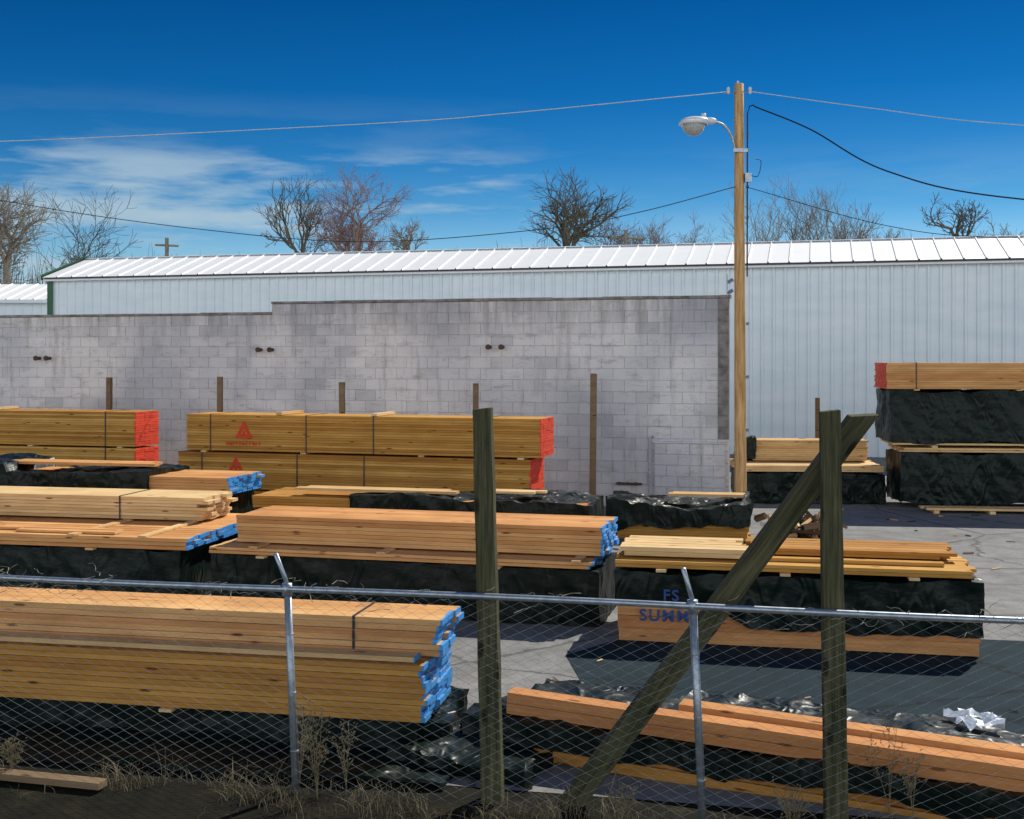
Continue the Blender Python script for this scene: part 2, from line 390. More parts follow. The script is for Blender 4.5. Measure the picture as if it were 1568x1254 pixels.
finish(e, [('boards', lum, False), ('plastic_wrap', tp, True)])
for k in range(5):
    cx, cy, cz = 2.75+R.uniform(-.15, .2), .72+R.uniform(-.1, .1), .46
    o = len(sc.v); n = 5
    for i in range(n):
        for j in range(n):
            p = Vector((cx+(i/4-.5)*.15+R.uniform(-.01, .01), cy+(j/4-.5)*.13, cz+noise.noise(Vector((i*.7+k*9, j*.7, k)))*.07))
            sc.v.append(tuple(p))
    for i in range(n-1):
        for j in range(n-1): sc.face([o+i*n+j, o+(i+1)*n+j, o+(i+1)*n+j+1, o+i*n+j+1], 'paper')
sc.build('plastic_scraps', e)

# D : foreground left stack
e = empty('lumber_stack', (-.565-4.6*.981, 7.6+4.6*.196, 0), ang(.2))
lum = MB(); tp = MB(); st = MB(); Ld = 4.6
boards(lum, 0, Ld, 0, .72, .245, .617, 'gold', 'blueend', 'blueend', jx=.012, stick=.03, base=.4, spread=.6)
boards(lum, 0, Ld+.05, .21, .68, .625, .87, 'warm', 'blueend', 'blueend', jx=.03, stick=.06, base=.5, spread=.6, jy=.006)
boards(lum, 0.3, Ld-.1, .05, .19, .62, .655, 'pale', 'blueend', 'blueend', jx=.05)
wrap(tp, 0, Ld-.04, .06, .74, .02, .235, .025, 14)
wrap(tp, Ld-.12, Ld+.12, .15, .78, .02, lambda x: .24, .05, 15)
wrap(tp, -.3, Ld+.28, -.5, .2, .02, lambda x: .05+.03*noise.noise(Vector((x, 0, 0))), .03, 24)
straps(st, [Ld-.55], .21, .68, .625, .87)
spacers(st, [Ld-1.8, 1], -.03, .7, .222, .243)
finish(e, [('boards', lum, False), ('plastic_wrap', tp, True), ('straps_and_spacers', st, False)])

# R1 right tall stack
e = empty('wrapped_lumber_stack', (6.5, 20.4, 0), ang(.12))
lum = MB(); tp = MB(); st = MB()
wrap(tp, .22, 5, 0, 1.1, .1, .98, .035, 16)
boards(lum, .25, 5, -.05, 1.1, 1.0, 1.07, 'pale', 'rawend', 'rawend', jy=.03, jx=.06)
spacers(st, [.8, 2.4], -.05, 1.1, 1.072, 1.11)
boards(lum, .1, 5, .0, 1.1, 1.115, 1.15, 'pale', 'rawend', 'rawend', jy=.02)
wrap(tp, .02, 5, .0, 1.1, 1.17, 2.05, .035, 17)
spacers(st, [.5, 2.2, 4], -.02, 1.1, 2.06, 2.08)
boards(lum, .0, 5, .0, 1.1, 2.085, 2.54, 'warm', 'redend', 'redend', base=.4)
straps(st, [.5, 2.6], 0, 1.1, 2.085, 2.54)
boards(lum, .55, 4, -.55, -.2, .06, .10, 'pale', 'rawend', 'rawend', jx=.15, jy=.02)
spacers(st, [.7, 1.6, 2.5], -.6, 0, .01, .058)
finish(e, [('boards', lum, False), ('plastic_wrap', tp, True), ('spacers', st, False)])
# R2
e = empty('lumber_stack', (4.12, 21.1, 0), ang(.06))
lum = MB(); tp = MB()
wrap(tp, 0, 2.55, 0, 1.4, .02, .56, .04, 18)
boards(lum, -.05, 2.5, -.05, 1.4, .59, .70, 'pale', 'rawend', 'rawend', jy=.02, stick=.1)
boards(lum, .3, 2.4, .75, 1.35, .72, 1.1, 'pale', 'rawend', 'rawend', jy=.02, jx=.04)
wrap(tp, 0, .32, .7, 1.3, .72, 1.12, .05, 19)
finish(e, [('boards', lum, False), ('plastic_wrap', tp, True)])

# debris pile and scattered offcuts
mb = MB(); e = empty('scrap_wood_pile', (4.05, 16.4, 0), 0)
for k in range(60):
    l = R.uniform(.15, .6); a = R.uniform(0, 6.28); t = R.uniform(-.35, .7)
    c = Vector((R.gauss(0, .22), R.gauss(0, .2), R.uniform(.04, .38)))
    d = Vector((math.cos(a)*math.cos(t), math.sin(a)*math.cos(t), math.sin(t)))*l/2
    c.z = max(c.z, abs(d.z)+.03)
    mb.tube([c-d, c+d], R.uniform(.018, .05), R.choice(['scrap', 'scrap', 'pale', 'wrap']), 4, True, R.random())
mb.build('scraps', e)
mb = MB()
for k in range(130):
    x = R.uniform(-1.0, 8.5); y = R.uniform(8.6, 19.5); l = R.uniform(.02, .09); a = R.uniform(0, 6.28); c = Vector((x, y, .018)); d = Vector((math.cos(a), math.sin(a), R.uniform(-.05, .05)))*l
    mb.tube([c-d, c+d], R.uniform(.005, .012), R.choice(['scrap', 'pale', 'wrap', 'stake']), 4, True, R.random())
mb.build('scattered_wood_chips')

# ------------------------------------------------------------------ ground
mb = MB(); S = 1500
mb.v += [(-S, -60, 0), (S, -60, 0), (S, S, 0), (-S, S, 0)]; mb.face([0, 1, 2, 3], 'dirt'); mb.build('ground')
mb = MB()
mb.v += [(-40, 14.9+.35, .004), (45, -2.1, .004), (60, 55, .004), (-40, 60, .004)]; mb.face([0, 1, 2, 3], 'asphalt'); mb.build('asphalt_yard')
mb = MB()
mb.v += [(.47, 10.3, .008), (.60, 9.0, .008), (.75, 8.0, .008), (5.5, 6.2, .008), (9, 8.5, .008), (6, 10.6, .008), (1.3, 11.4, .008), (1.0, 10.9, .008)]; mb.face(list(range(8)), 'asphalt_shade'); mb.build('painted_ground_shadow')  # dark sheet painting a cast shadow on the yard before the wrapped stack

# ------------------------------------------------------------------ block wall
WR = math.atan2(-.257, .966)
e = empty('block_wall', (3.73, 20.2, 0), WR)
mb = MB(); bw = .406; bh = .203
def block(x0, x1, z0, z1, y, d=.005, key='block'):
    g = .0022; c = min(1, max(0, R.gauss(.55, .17))); y -= R.uniform(0, .004)
    if R.random() < .08: c = R.uniform(0, .2)
    x0 += g; x1 -= g; z0 += g; z1 -= g; o = len(mb.v)
    mb.v.extend([(x0, y+.03, z0), (x1, y+.03, z0), (x1, y+.03, z1), (x0, y+.03, z1), (x0+.001, y+d, z0+.001), (x1-.001, y+d, z0+.001), (x1-.001, y+d, z1-.001), (x0+.001, y+d, z1-.001),
                 (x0+d*.5, y, z0+d), (x1-d*.5, y, z0+d), (x1-d*.5, y, z1-d), (x0+d*.5, y, z1-d)])
    for a in (0, 4):
        for i in range(4):
            j = (i+1) % 4; mb.face([o+a+i, o+a+j, o+a+4+j, o+a+4+i], key, c)
    mb.face([o+8, o+9, o+10, o+11], key, c)
XL = -24.0; XS = -8.6
for row in range(18):
    z0 = row*bh; off = (row % 2)*bw/2; xl = XL if row < 17 else XS
    x = -.19
    if off: block(-.19-off, -.19, z0, z0+bh, 0); x -= off
    block(-.19, 0, z0, z0+bh, -.012 if row % 2 else -.004, .008, 'coping' if row > 5 else 'block')
    while x > xl+.01:
        block(max(x-bw, xl), x, z0, z0+bh, 0); x -= bw
mb.build('blocks', e)
mb = MB()
mb.box(XL, -.006, .009, .2, 0, 17*bh-.003, 'mortar', .5, rend='coping'); mb.box(XS+.004, -.006, .009, .2, 17*bh-.0031, 18*bh-.003, 'mortar', .5, rend='coping')
x = XL
while x < -.05:
    l = R.uniform(.9, 1.4); z = (17 if x < XS else 18)*bh
    xe = min(x+l, XS if x < XS else .03)
    mb.box(x+.003, xe-.003, -.03+R.uniform(-.006, .006), .24, z+.001, z+.045+R.uniform(-.006, .006), 'coping', R.random()); x = xe
    if x >= .03: break
mb.build('core_and_coping', e)
mb = MB()
for row in range(6):
    x = -.06; first = True
    z0 = row*.19
    while x > -1.28:
        w = bw if not (first and row % 2) else bw/2; first = False
        block(max(x-w, -1.28), x, z0, z0+.19, -.035); x -= w
mb.box(-1.28, -.062, -.024, .0, 0, 6*.19-.003, 'mortar', .5)
mb.box(-1.31, -.03, -.06, -.005, 6*.19+.002, 6*.19+.03, 'block', .6)
mb.build('blocked_doorway', e)
mb = MB()
for (lx, z) in ((-13.6, 2.62), (-8.7, 2.78), (-4.15, 2.82)):
    for dx in (-.12, .12):
        mb.tube([(lx+dx, .01, z), (lx+dx, -.12, z+.0)], .035, 'rust', 10)
        mb.tube([(lx+dx, -.122, z), (lx+dx, -.15, z)], .05, 'rust', 8)
mb.tube([(-1.36, -.04, 0.02), (-1.36, -.04, 1.22), (-1.3, -.04, 1.26)], .018, 'galv', 8)
mb.tube([(-1.95, -.05, .42), (-1.5, -.05, .42)], .02, 'rust', 8)
for dx in (-1.9, -1.75, -1.6): mb.tube([(dx, -.02, .42), (dx, -.07, .42)], .03, 'rust', 8)
mb.build('pipe_stubs', e)

# stakes
def stake(x, y, h, w=.1, lean=0):
    e = empty('wooden_stake', (x, y, 0), R.uniform(-.3, .1)); mb = MB()
    mb.box(-w/2, w/2, -w/2, w/2, 0, h, 'stake'); o = mb.build('stake_post', e, bevel=.008); o.rotation_euler = (0, lean, 0)
for (x, y, h) in ((-7.8, 22.75, 2.25), (-5.5, 22.15, 2.27), (-3.1, 21.55, 2.18), (-.65, 20.95, 2.17), (1.4, 20.45, 2.35)): stake(x, y, h, R.uniform(.09, .11), R.uniform(-.01, .01))
stake(5.95, 22.9, 1.85, .09)

# ------------------------------------------------------------------ metal building
def ribbed(mb, P, ulen, vvec, uvec, nrm, period, ribw, h, key):
    P = Vector(P); u = Vector(uvec); v = Vector(vvec); n = Vector(nrm)
    prof = []; x = 0
    while x < ulen:
        prof += [(x, 0), (x+period-ribw, 0), (x+period-ribw*.75, h), (x+period-ribw*.25, h)]; x += period
    prof.append((x, 0)); o = len(mb.v)
    for (a, b2) in prof:
        p = P+u*a+n*b2; mb.v.append(tuple(p)); mb.v.append(tuple(p+v))
    for i in range(len(prof)-1):
        k = int(prof[i][0]/.92); mb.face([o+2*i, o+2*i+2, o+2*i+3, o+2*i+1], key, (k*37 % 10)/10)
BR = math.atan2(-.252, .968)
e = empty('metal_storage_building', (-14.7, 37.5, 0), BR)
mb = MB(); BL = 42; EH = 5.17; RD = 2.15; RH = 5.86; BD = 9
ribbed(mb, (0, 0, 0), BL, (0, 0, EH), (1, 0, 0), (0, -1, 0), .305, .11, .045, 'metalwall')
o = len(mb.v); mb.v += [(0, 0, 0), (0, BD, 0), (0, BD, 4), (0, RD, RH-.1), (0, 0, EH)]; mb.face([o+4, o+3, o+2, o+1, o], 'metalwall')
mb.v += [(BL, 0, 0), (BL, BD, 0), (BL, BD, 4), (BL, RD, RH-.1), (BL, 0, EH)]; mb.face([o+5, o+6, o+7, o+8, o+9], 'metalwall')
mb.box(0, BL, BD-.05, BD, 0, 4, 'metalwall'); mb.build('ribbed_walls', e)
mb = MB(); rv = Vector((0, RD+.25, RH-EH+.1)); nn = Vector((0, -rv.z, rv.y)).normalized()
ribbed(mb, (-.15, -.25, EH+.02), BL+.3, rv, (1, 0, 0), nn, .55, .045, .035, 'metalroof')
o = len(mb.v); mb.v += [(-.15, RD, RH+.11), (BL+.15, RD, RH+.11), (BL+.15, BD+.2, 4.1), (-.15, BD+.2, 4.1)]; mb.face([o, o+1, o+2, o+3], 'metalroof')
mb.box(-.15, BL+.2, RD-.12, RD+.12, RH+.115, RH+.135, 'metalroof'); mb.build('ribbed_roof', e)
mb = MB()
mb.box(-.15, BL+.2, -.20, -.05, EH-.09, EH+.01, 'metalroof')
mb.box(-.1, BL+.1, -.235, -.205, EH-.03, EH+.018, 'guttershade')  # dark strip standing in for the gutter's shadow along the eave
mb.box(-.09, .09, -.08, -.05, 0, EH-.1, 'green')
o = len(mb.v); q = rv
mb.v += [(-.19, -.27, EH-.08), (-.19, -.27+q.y, EH-.08+q.z), (-.19, -.27+q.y, EH+.1+q.z), (-.19, -.27, EH+.1), (-.12, -.27, EH+.1), (-.12, -.27+q.y, EH+.1+q.z)]
mb.face([o, o+1, o+2, o+3], 'green'); mb.face([o+3, o+2, o+5, o+4], 'green')
mb.build('trim', e)
e = empty('white_shed', (-34, 52, 0), 0); mb = MB()
ribbed(mb, (0, 0, 0), 14.0, (0, 0, 5.2), (1, 0, 0), (0, -1, 0), .4, .1, .03, 'metalwall'); mb.box(0, 14, 5.9, 6, 0, 5.2, 'metalwall'); mb.build('shed_wall', e)
mb = MB(); ribbed(mb, (-.2, -.3, 5.22), 14.4, (0, 3.5, .9), (1, 0, 0), (0, -.25, .97), .6, .1, .04, 'metalroof'); mb.box(-.2, 14.3, -.34, -.3, 5.08, 5.22, 'metalroof')
o = len(mb.v); mb.v += [(-.2, 3.2, 6.12), (14.2, 3.2, 6.12), (14.2, 6.3, 5.2), (-.2, 6.3, 5.2)]; mb.face([o, o+1, o+2, o+3], 'metalroof'); mb.build('shed_roof', e)

# ------------------------------------------------------------------ utility pole + lamp + wires
def smoothpts(pts, n=10):
    out = []; P = [Vector(p) for p in pts]; P = [P[0]*2-P[1]]+P+[P[-1]*2-P[-2]]
    for i in range(1, len(P)-2):
        for k in range(n):
            t = k/n; a, b2, c, d = P[i-1], P[i], P[i+1], P[i+2]
            out.append(.5*((2*b2)+(c-a)*t+(2*a-5*b2+4*c-d)*t*t+(3*b2-a-3*c+d)*t**3))
    out.append(P[-2]); return out
px, py = 3.86, 19.95
e = empty('utility_pole', (px, py, 0), 0); mb = MB()
pts = [(.02-.03*t, 0, 7.27*t) for t in [i/14 for i in range(15)]]
mb.tube(pts, [.105-.028*i/14+R.uniform(-.002, .002) for i in range(15)], 'polem', 14)
mb.build('pole_shaft', e, True)
mb = MB()
mb.tube([(-.28, -.05, 7.1), (.24, -.05, 7.14)], .012, 'galv', 6)
for sx in (-.2, .17): mb.lathe([(0, .09), (.02, .085), (.03, .05), (.018, .03), (.032, .0), (.012, -.03)], (sx, -.05, 7.12), 'lampw', 10)
mb.tube([(-.03, -.02, 7.25), (-.03, -.02, 7.32)], .02, 'galv', 6)
mb.tube([(.12, -.05, 4.0), (.125, -.05, 6.75), (.16, -.06, 6.88), (.24, -.06, 6.9)], .013, 'black', 6)
mb.tube(smoothpts([(.12, -.03, 5.75), (.3, -.03, 5.7), (.36, -.03, 5.95), (.26, -.03, 6.0)]), .007, 'black', 5)
mb.box(.08, .19, -.09, .0, 5.6, 5.75, 'galv')
mb.box(-.12, .12, -.105, -.07, 6.1, 6.16, 'galv')
for z in (1.4, 2.3, 3.2, 5.0, 5.52, 6.4): mb.tube([(.11, -.03, z), (.15, -.03, z)], .03, 'galv', 6)
for z in (3.72, 3.9): mb.tube([(-.12, -.04, z+.05), (-.2, -.04, z)], .035, 'galv', 6)
mb.tube([(-.21, -.04, 3.68), (-.22, -.04, 4.05)], .012, 'galv', 6)
mb.build('pole_hardware', e, False)
e = empty('street_lamp', (px, py, 0), 0); mb = MB()
mb.tube(smoothpts([(-.07, -.02, 6.12), (-.14, -.03, 6.38), (-.28, -.05, 6.56), (-.44, -.06, 6.62)]), .022, 'galv', 8)
def ellip(mb, c, rx, ry, rz, key, z0=-1, z1=1, seg=20, ring=8):
    o = len(mb.v)
    for i in range(ring+1):
        ph = math.asin(z0)+(math.asin(z1)-math.asin(z0))*i/ring
        for k in range(seg):
            t = 2*math.pi*k/seg; mb.v.append((c[0]+rx*math.cos(ph)*math.cos(t), c[1]+ry*math.cos(ph)*math.sin(t), c[2]+rz*math.sin(ph)))
    for i in range(ring):
        for k in range(seg):
            a = o+i*seg+k; b2 = o+i*seg+(k+1) % seg; mb.face([a, b2, b2+seg, a+seg], key)
ellip(mb, (-.76, -.06, 6.62), .25, .19, .085, 'lampw', -.35, 1)
ellip(mb, (-.52, -.06, 6.63), .13, .08, .06, 'lampw', -1, 1)
mb.lathe([(0, .07), (.04, .065), (.045, .0)], (-.62, -.06, 6.69), 'lampw', 10)
mb.lathe([(.245, .0), (.25, -.03), (.23, -.04)], (-.79, -.06, 6.60), 'lampw', 20)
ellip(mb, (-.79, -.06, 6.57), .20, .18, .19, 'glass', -1, 0)
mb.build('lamp_arm_and_head', e, True)
e2 = empty('utility_pole', (-16.6, 25.4, 0), 0); mb = MB()
mb.tube([(0, 0, 0), (0, 0, 7.6)], [.14, .09], 'polem', 12); mb.tube([(-.5, 0, 7.2), (.5, 0, 7.2)], .03, 'galv', 6); mb.build('pole_shaft', e2, True)
e2 = empty('utility_pole', (20.5, 15.8, 0), 0); mb = MB()
mb.tube([(0, 0, 0), (0, 0, 7.3)], [.14, .09], 'polem', 12); mb.tube([(-.5, 0, 6.9), (.5, 0, 6.9)], .03, 'galv', 6); mb.build('pole_shaft', e2, True)
ew = empty('overhead_wires'); mb = MB()
def wire(pts, r, key): mb.tube(smoothpts(pts, 12), r, key, 5)
wire([(3.66, 19.9, 7.13), (-.0, 20.95, 6.99), (-2.58, 21.7, 6.95), (-10.1, 23.6, 6.98), (-16.6, 25.4, 7.2)], .008, 'wire')
wire([(4.05, 19.9, 7.13), (6.0, 19.5, 6.76), (8.13, 18.9, 6.37), (13, 17.8, 5.9), (20.5, 15.8, 6.9)], .007, 'wire')
wire([(4.1, 19.9, 6.88), (5.0, 19.7, 6.45), (6.2, 19.4, 5.7), (8.13, 18.9, 5.18), (13, 17.8, 4.7), (20.5, 15.8, 5.6)], .013, 'black')
wire([(3.78, 19.9, 5.52), (2.2, 20.4, 5.15), (.65, 20.86, 4.92), (-2.7, 21.7, 4.77), (-6, 22.6, 5.1), (-10.1, 23.6, 5.76), (-16.6, 25.4, 7.1)], .008, 'black')
wire([(3.95, 19.9, 5.52), (6.2, 19.4, 4.8), (8.13, 18.9, 4.55), (13, 17.8, 4.4), (20.5, 15.8, 5.1)], .006, 'black')
mb.build('wires', ew)
for (x, y, h, cr) in ((-18.2, 62, 9.0, .6), (5.8, 60, 9.2, 1.0)):
    e2 = empty('utility_pole', (x, y, 0), .5); mb = MB(); mb.tube([(0, 0, 0), (0, 0, h)], [.14, .1], 'barkpale', 8)
    mb.tube([(-cr, 0, h-.4), (cr, 0, h-.4)], .06, 'barkpale', 5); mb.build('pole_shaft', e2)

# ------------------------------------------------------------------ chain-link fence
FR = math.atan2(-.203, .979)
e = empty('chain_link_fence', (-1.355, 7.03, 0), FR)
mb = MB(); p = .058; nseg = int(1.2/(p/2))
rr = .0015
for k in range(-62, 118):
    x = k*p; pts = []
    for i in range(nseg+1):
        s = 1 if (i+k) % 2 else -1
        z = .02+i*p/2
        pts.append((x+s*p*.5+noise.noise(Vector((x*.8, z*2, 0)))*.03, s*.0025+noise.noise(Vector((x*1.2, z*1.5, 7)))*.03, z+noise.noise(Vector((x*1.1, z*1.3, 3)))*.012*(1 if z < 1.15 else .2)))
    mb.tube(pts, rr, 'mesh', 3, False)
mb.build('chain_link_mesh', e)
mb = MB()
def zr(x): return 1.222+.006*math.sin(x*1.3)
mb.tube([(x*.3, .02, zr(x*.3)) for x in range(-13, 24)], .019, 'galv', 12)
for x in (-2.41, 0, 2.41, 4.82):
    ln = .055
    mb.tube([(x+ln, .03, 0), (x, .03, 1.235)], .0225, 'galv', 12)
    mb.tube([(x-.001, .03, 1.18), (x-.002, .03, 1.255)], .03, 'galv', 12)
    mb.tube([(x-.002, .03, 1.25), (x-.012, .02, 1.29), (x-.05, -.03, 1.44)], .0135, 'galv', 8)
    for z in (.25, .6, .95): mb.tube([(x+ln*(1-z/1.23), .03, z), (x+ln*(1-z/1.23), .03, z+.006)], .026, 'galv', 10)
mb.build('rails_and_posts', e, True)

# dead vines on the rail
ev = empty('dead_vine', (-1.355, 7.03, 0), FR); mb = MB()
for k in range(110):
    x = R.choice([R.uniform(-2.6, -1.2), R.uniform(-2.6, -1.2), R.uniform(-.5, 1.8), R.uniform(2.6, 4.4)]); z = zr(x)+R.uniform(-.10, .05); pts = []
    d = R.choice([-1, 1]); a = R.uniform(-.4, .6)
    for i in range(R.randint(4, 9)):
        pts.append((x, R.uniform(-.03, .05), z)); a += R.uniform(-.7, .7); a *= .8
        x += d*.022*math.cos(a); z += .022*math.sin(a)
        if z > 1.33: z = 1.33
    mb.tube(pts, [.0024*(1-.6*i/len(pts)) for i in range(len(pts))], 'vine', 3, False)
mb.build('vine_stems', ev)

# wooden posts + brace
def post(nm, x, y, h, w, lx):
    e = empty(nm, (x, y, 0), R.uniform(-.12, -.22)); mb = MB(); n = 24
    for i in range(n+1):
        z = h*i/n; cx = lx*i/n; g = w/2*(1.06-.14*i/n)+noise.noise(Vector((x*9, 0, z*3)))*.004
        for (sx, sy) in ((-1, -1), (1, -1), (1, 1), (-1, 1)): mb.v.append((cx+sx*g+R.uniform(-.001, .001), sy*g, z+(sx*.006 if i == n else 0)))
    for i in range(n):
        for k in range(4):
            a = i*4+k; b2 = i*4+(k+1) % 4; mb.face([a, b2, b2+4, a+4], 'postw', .4)
    mb.face([n*4+k for k in range(4)], 'postw', .9)
    mb.build('post_shaft', e, bevel=.005); return e
post('wooden_post', -.113, 6.93, 2.31, .118, -.06)
post('wooden_post', 1.80, 6.53, 2.315, .118, -.035)
A = Vector((.33, 6.88, -.02)); B = Vector((1.99, 6.66, 2.285)); d = B-A; Lb = d.length
e = empty('diagonal_brace', A); mb = MB(); n = 16
for i in range(n+1):
    z = Lb*i/n; wv = noise.noise(Vector((3, 0, z*3)))*.003
    for (a, b2) in ((-1, -1), (1, -1), (1, 1), (-1, 1)): mb.v.append((a*(.062+wv), b2*.043, z+(a*.05 if i == n else 0)))
for i in range(n):
    for k in range(4): mb.face([i*4+k, i*4+(k+1) % 4, i*4+4+(k+1) % 4, i*4+4+k], 'postw', .2)
mb.face([n*4+k for k in range(4)], 'postw'); mb.face([3, 2, 1, 0], 'postw')
ob = mb.build('brace_timber', e, bevel=.004)
zax = d.normalized(); xax = Vector((1, 0, 0)); yax = zax.cross(xax).normalized(); xax = yax.cross(zax).normalized()
ob.rotation_mode = 'QUATERNION'; ob.rotation_quaternion = Matrix((xax, yax, zax)).transposed().to_quaternion()

# ------------------------------------------------------------------ dry grass / weeds
mb = MB()
def blade(mb, x, y, h, key='straw', bend=.3, w=.003, z0=0):
    a = R.uniform(0, 6.28); n = 4; o = len(mb.v); ww = R.uniform(.6, 1.3)*w; ph = R.uniform(0, 3.14); c = R.random()
    for i in range(n+1):
        t = i/n; r = bend*h*t*t
        for s in (-1, 1): mb.v.append((x+math.cos(a)*r+s*ww*(1-t*.8)*math.cos(ph), y+math.sin(a)*r+s*ww*(1-t*.8)*math.sin(ph), z0+h*t*(1-.25*bend*t)))
    for i in range(n): mb.face([o+2*i, o+2*i+1, o+2*i+3, o+2*i+2], key, c)
for k in range(3200):
    x = R.uniform(-4.6, 4.2); y = 7.03-(x+1.355)*.207 + R.gauss(-.08, .14)
    dens = noise.noise(Vector((x*1.7, y*1.7, 0)))
    if dens < .0: continue
    blade(mb, x, y, R.uniform(.03, .11)*(1+max(0, dens)*2), bend=R.uniform(.3, 1.2), w=.0024)
mb.build('dry_grass')
def weed(x, y, h, seed):
    rr = random.Random(seed); e = empty('dry_weed', (x, y, 0), 0); mb = MB()
    for s in range(rr.randint(3, 6)):
        a = rr.uniform(0, 6.28); sp = rr.uniform(.05, .3); hh = h*rr.uniform(.55, 1); pts = [(math.cos(a)*sp*hh*(i/6)**1.4, math.sin(a)*sp*hh*(i/6)**1.4, hh*i/6) for i in range(7)]
        mb.tube(pts, [.0028-.0003*i for i in range(7)], 'straw', 3, False, .6)
        for k in range(12):
            t = rr.uniform(.35, 1); i = min(5, int(t*6)); p0 = Vector(pts[i]).lerp(Vector(pts[i+1]), t*6-i)
            b2 = rr.uniform(0, 6.28); l = rr.uniform(.03, .1)
            p1 = p0+Vector((math.cos(b2)*l*.7, math.sin(b2)*l*.7, l*.8)); mb.tube([p0, (p0+p1)/2+Vector((0, 0, -.005)), p1], [.0014, .0012, .001], 'straw', 3, False, .7)
            for q in range(3):
                c = p1+Vector((rr.uniform(-.012, .012), rr.uniform(-.012, .012), rr.uniform(-.012, .012))); mb.tube([c, c+Vector((.006, 0, .008))], .003, 'straw', 3, True, 1)
    mb.build('weed_stems', e)
for i, (x, y, h) in enumerate(((-1.15, 6.95, .6), (-1.0, 7.1, .45), (2.15, 6.7, .66), (2.25, 6.6, .5), (1.5, 6.3, .3), (-3.1, 7.3, .25), (-1.3, 7.2, .5), (.6, 6.5, .25))): weed(x, y, h, 30+i)

e = empty('loose_plank', (-3.2, 7.22, 0), -.25); mb = MB(); mb.box(-.4, .75, 0, .09, .02, .06, 'stake', .8); mb.build('plank', e)

# ------------------------------------------------------------------ trees
def tree(name, x, y, H, W, key, seed, levels=6, lean=0, bud=0, up=.3, r0=.16, spread=.75, tw=.010):
    rr = random.Random(seed); segs = []
    def br(p, d, l, r, lv):
        n = 4 if lv < 3 else 3; pts = [p.copy()]
        for i in range(n):
            d = (d+Vector((rr.gauss(0, .17), rr.gauss(0, .17), rr.gauss(0, .1)+up*.18))).normalized()
            p = p+d*l/n; pts.append(p.copy())
        segs.append((pts, r, r*.62, lv))
        if lv >= levels: return
        k = 2 if rr.random() < .6 else 3
        for c in range(k+1):
            ax = d.cross(Vector((rr.gauss(0, 1), rr.gauss(0, 1), rr.gauss(0, 1)))).normalized()
            a = rr.uniform(.3, spread+.1) if c < k else rr.uniform(.6, 1.1)
            nd = (Matrix.Rotation(a, 3, ax) @ d)
            st = pts[-1] if c < k else pts[rr.randint(1, n-1)]
            br(st, nd, l*rr.uniform(.66, .95)*(1 if c < k else .85), r*rr.uniform(.5, .66), lv+1)
    nl = 3
    for c in range(nl):
        a = c*2*math.pi/nl+rr.uniform(-.5, .5); t = rr.uniform(.2, .7)
        br(Vector((0, 0, -rr.uniform(0, .5))), Vector((math.cos(a)*t+lean, math.sin(a)*t, 1)).normalized(), rr.uniform(.8, 1.25), 1.0, 1)
    xs = sorted(q.x for s in segs for q in s[0]); zs = sorted(q.z for s in segs for q in s[0]); n0 = len(xs)
    s = W/(xs[int(n0*.98)]-xs[int(n0*.02)]); top = zs[int(n0*.99)]*s; zt = H-top; rs = r0*.6
    e = empty(name, (x, y, 0), 0); mb = MB()
    tp = [Vector((rr.uniform(-.06, .06)*(0 < i < 6), rr.uniform(-.06, .06)*(0 < i < 6), zt*i/6)) for i in range(7)]
    mb.tube(tp, [r0*(1.25-.45*i/6) for i in range(7)], key, 8, False)
    for pts, ra, rb, lv in segs:
        P2 = [Vector((q.x*s, q.y*s, q.z*s+zt)) for q in pts]
        n = len(P2); mb.tube(P2, [max(tw, (ra+(rb-ra)*i/(n-1))*rs) for i in range(n)], key, 5 if lv < 3 else 3, False)
        if bud and lv >= levels-1:
            for q in range(bud):
                c = P2[rr.randint(1, n-1)]+Vector((rr.gauss(0, .08), rr.gauss(0, .08), rr.gauss(0, .08))); z = rr.uniform(.02, .05); o = len(mb.v)
                mb.v += [tuple(c), tuple(c+Vector((z, 0, z*.3))), tuple(c+Vector((z*.3, z*.5, z)))]; mb.face([o, o+1, o+2], 'bud')
    mb.build('trunk_and_branches', e)
tree('bare_tree', -26.2, 61, 11.3, 4.8, 'barkpale', 1, 6, .05, r0=.25)
tree('bare_tree', -23.8, 62, 11.0, 4.6, 'bark', 2, 6, .15, r0=.22)
tree('bare_tree', -28.2, 63, 11.2, 5.0, 'bark', 3, 6, -.1)
tree('bare_tree', -9.0, 50, 10.2, 2.3, 'bark', 4, 5, .05, spread=.5, r0=.15, up=.5)
tree('budding_tree', -7.0, 50, 10.3, 3.4, 'barkred', 15, 6, 0, bud=4, r0=.17, tw=.008)
tree('bare_tree', 2.35, 50, 10.3, 3.4, 'bark', 26, 6, 0, r0=.24, tw=.006)
tree('budding_tree', 6.6, 70, 11.0, 4.4, 'barkred', 7, 6, 0, bud=1, tw=.008)
tree('budding_tree', 9.8, 70, 10.7, 4.4, 'barkpale', 8, 6, 0, bud=2, tw=.008)
tree('bare_tree', 13.4, 60, 10.7, 4.2, 'barkpale', 9, 6, 0, up=.9, tw=.007)
tree('bare_tree', 16.0, 60, 11.5, 4.8, 'barkpale', 10, 6, 0, up=.9, tw=.007)
tree('bare_tree', 18.4, 62, 10.6, 3.4, 'barkpale', 11, 5, .05, up=.9)
tree('bare_tree', 19.0, 50, 9.4, 2.4, 'bark', 12, 5, 0)
tree('bare_tree', 23.5, 57, 9.2, 3.4, 'barkpale', 13, 5, 0)
tree('bare_tree', -4.9, 55, 9.0, 1.6, 'barkpale', 14, 5, 0)
mb = MB()
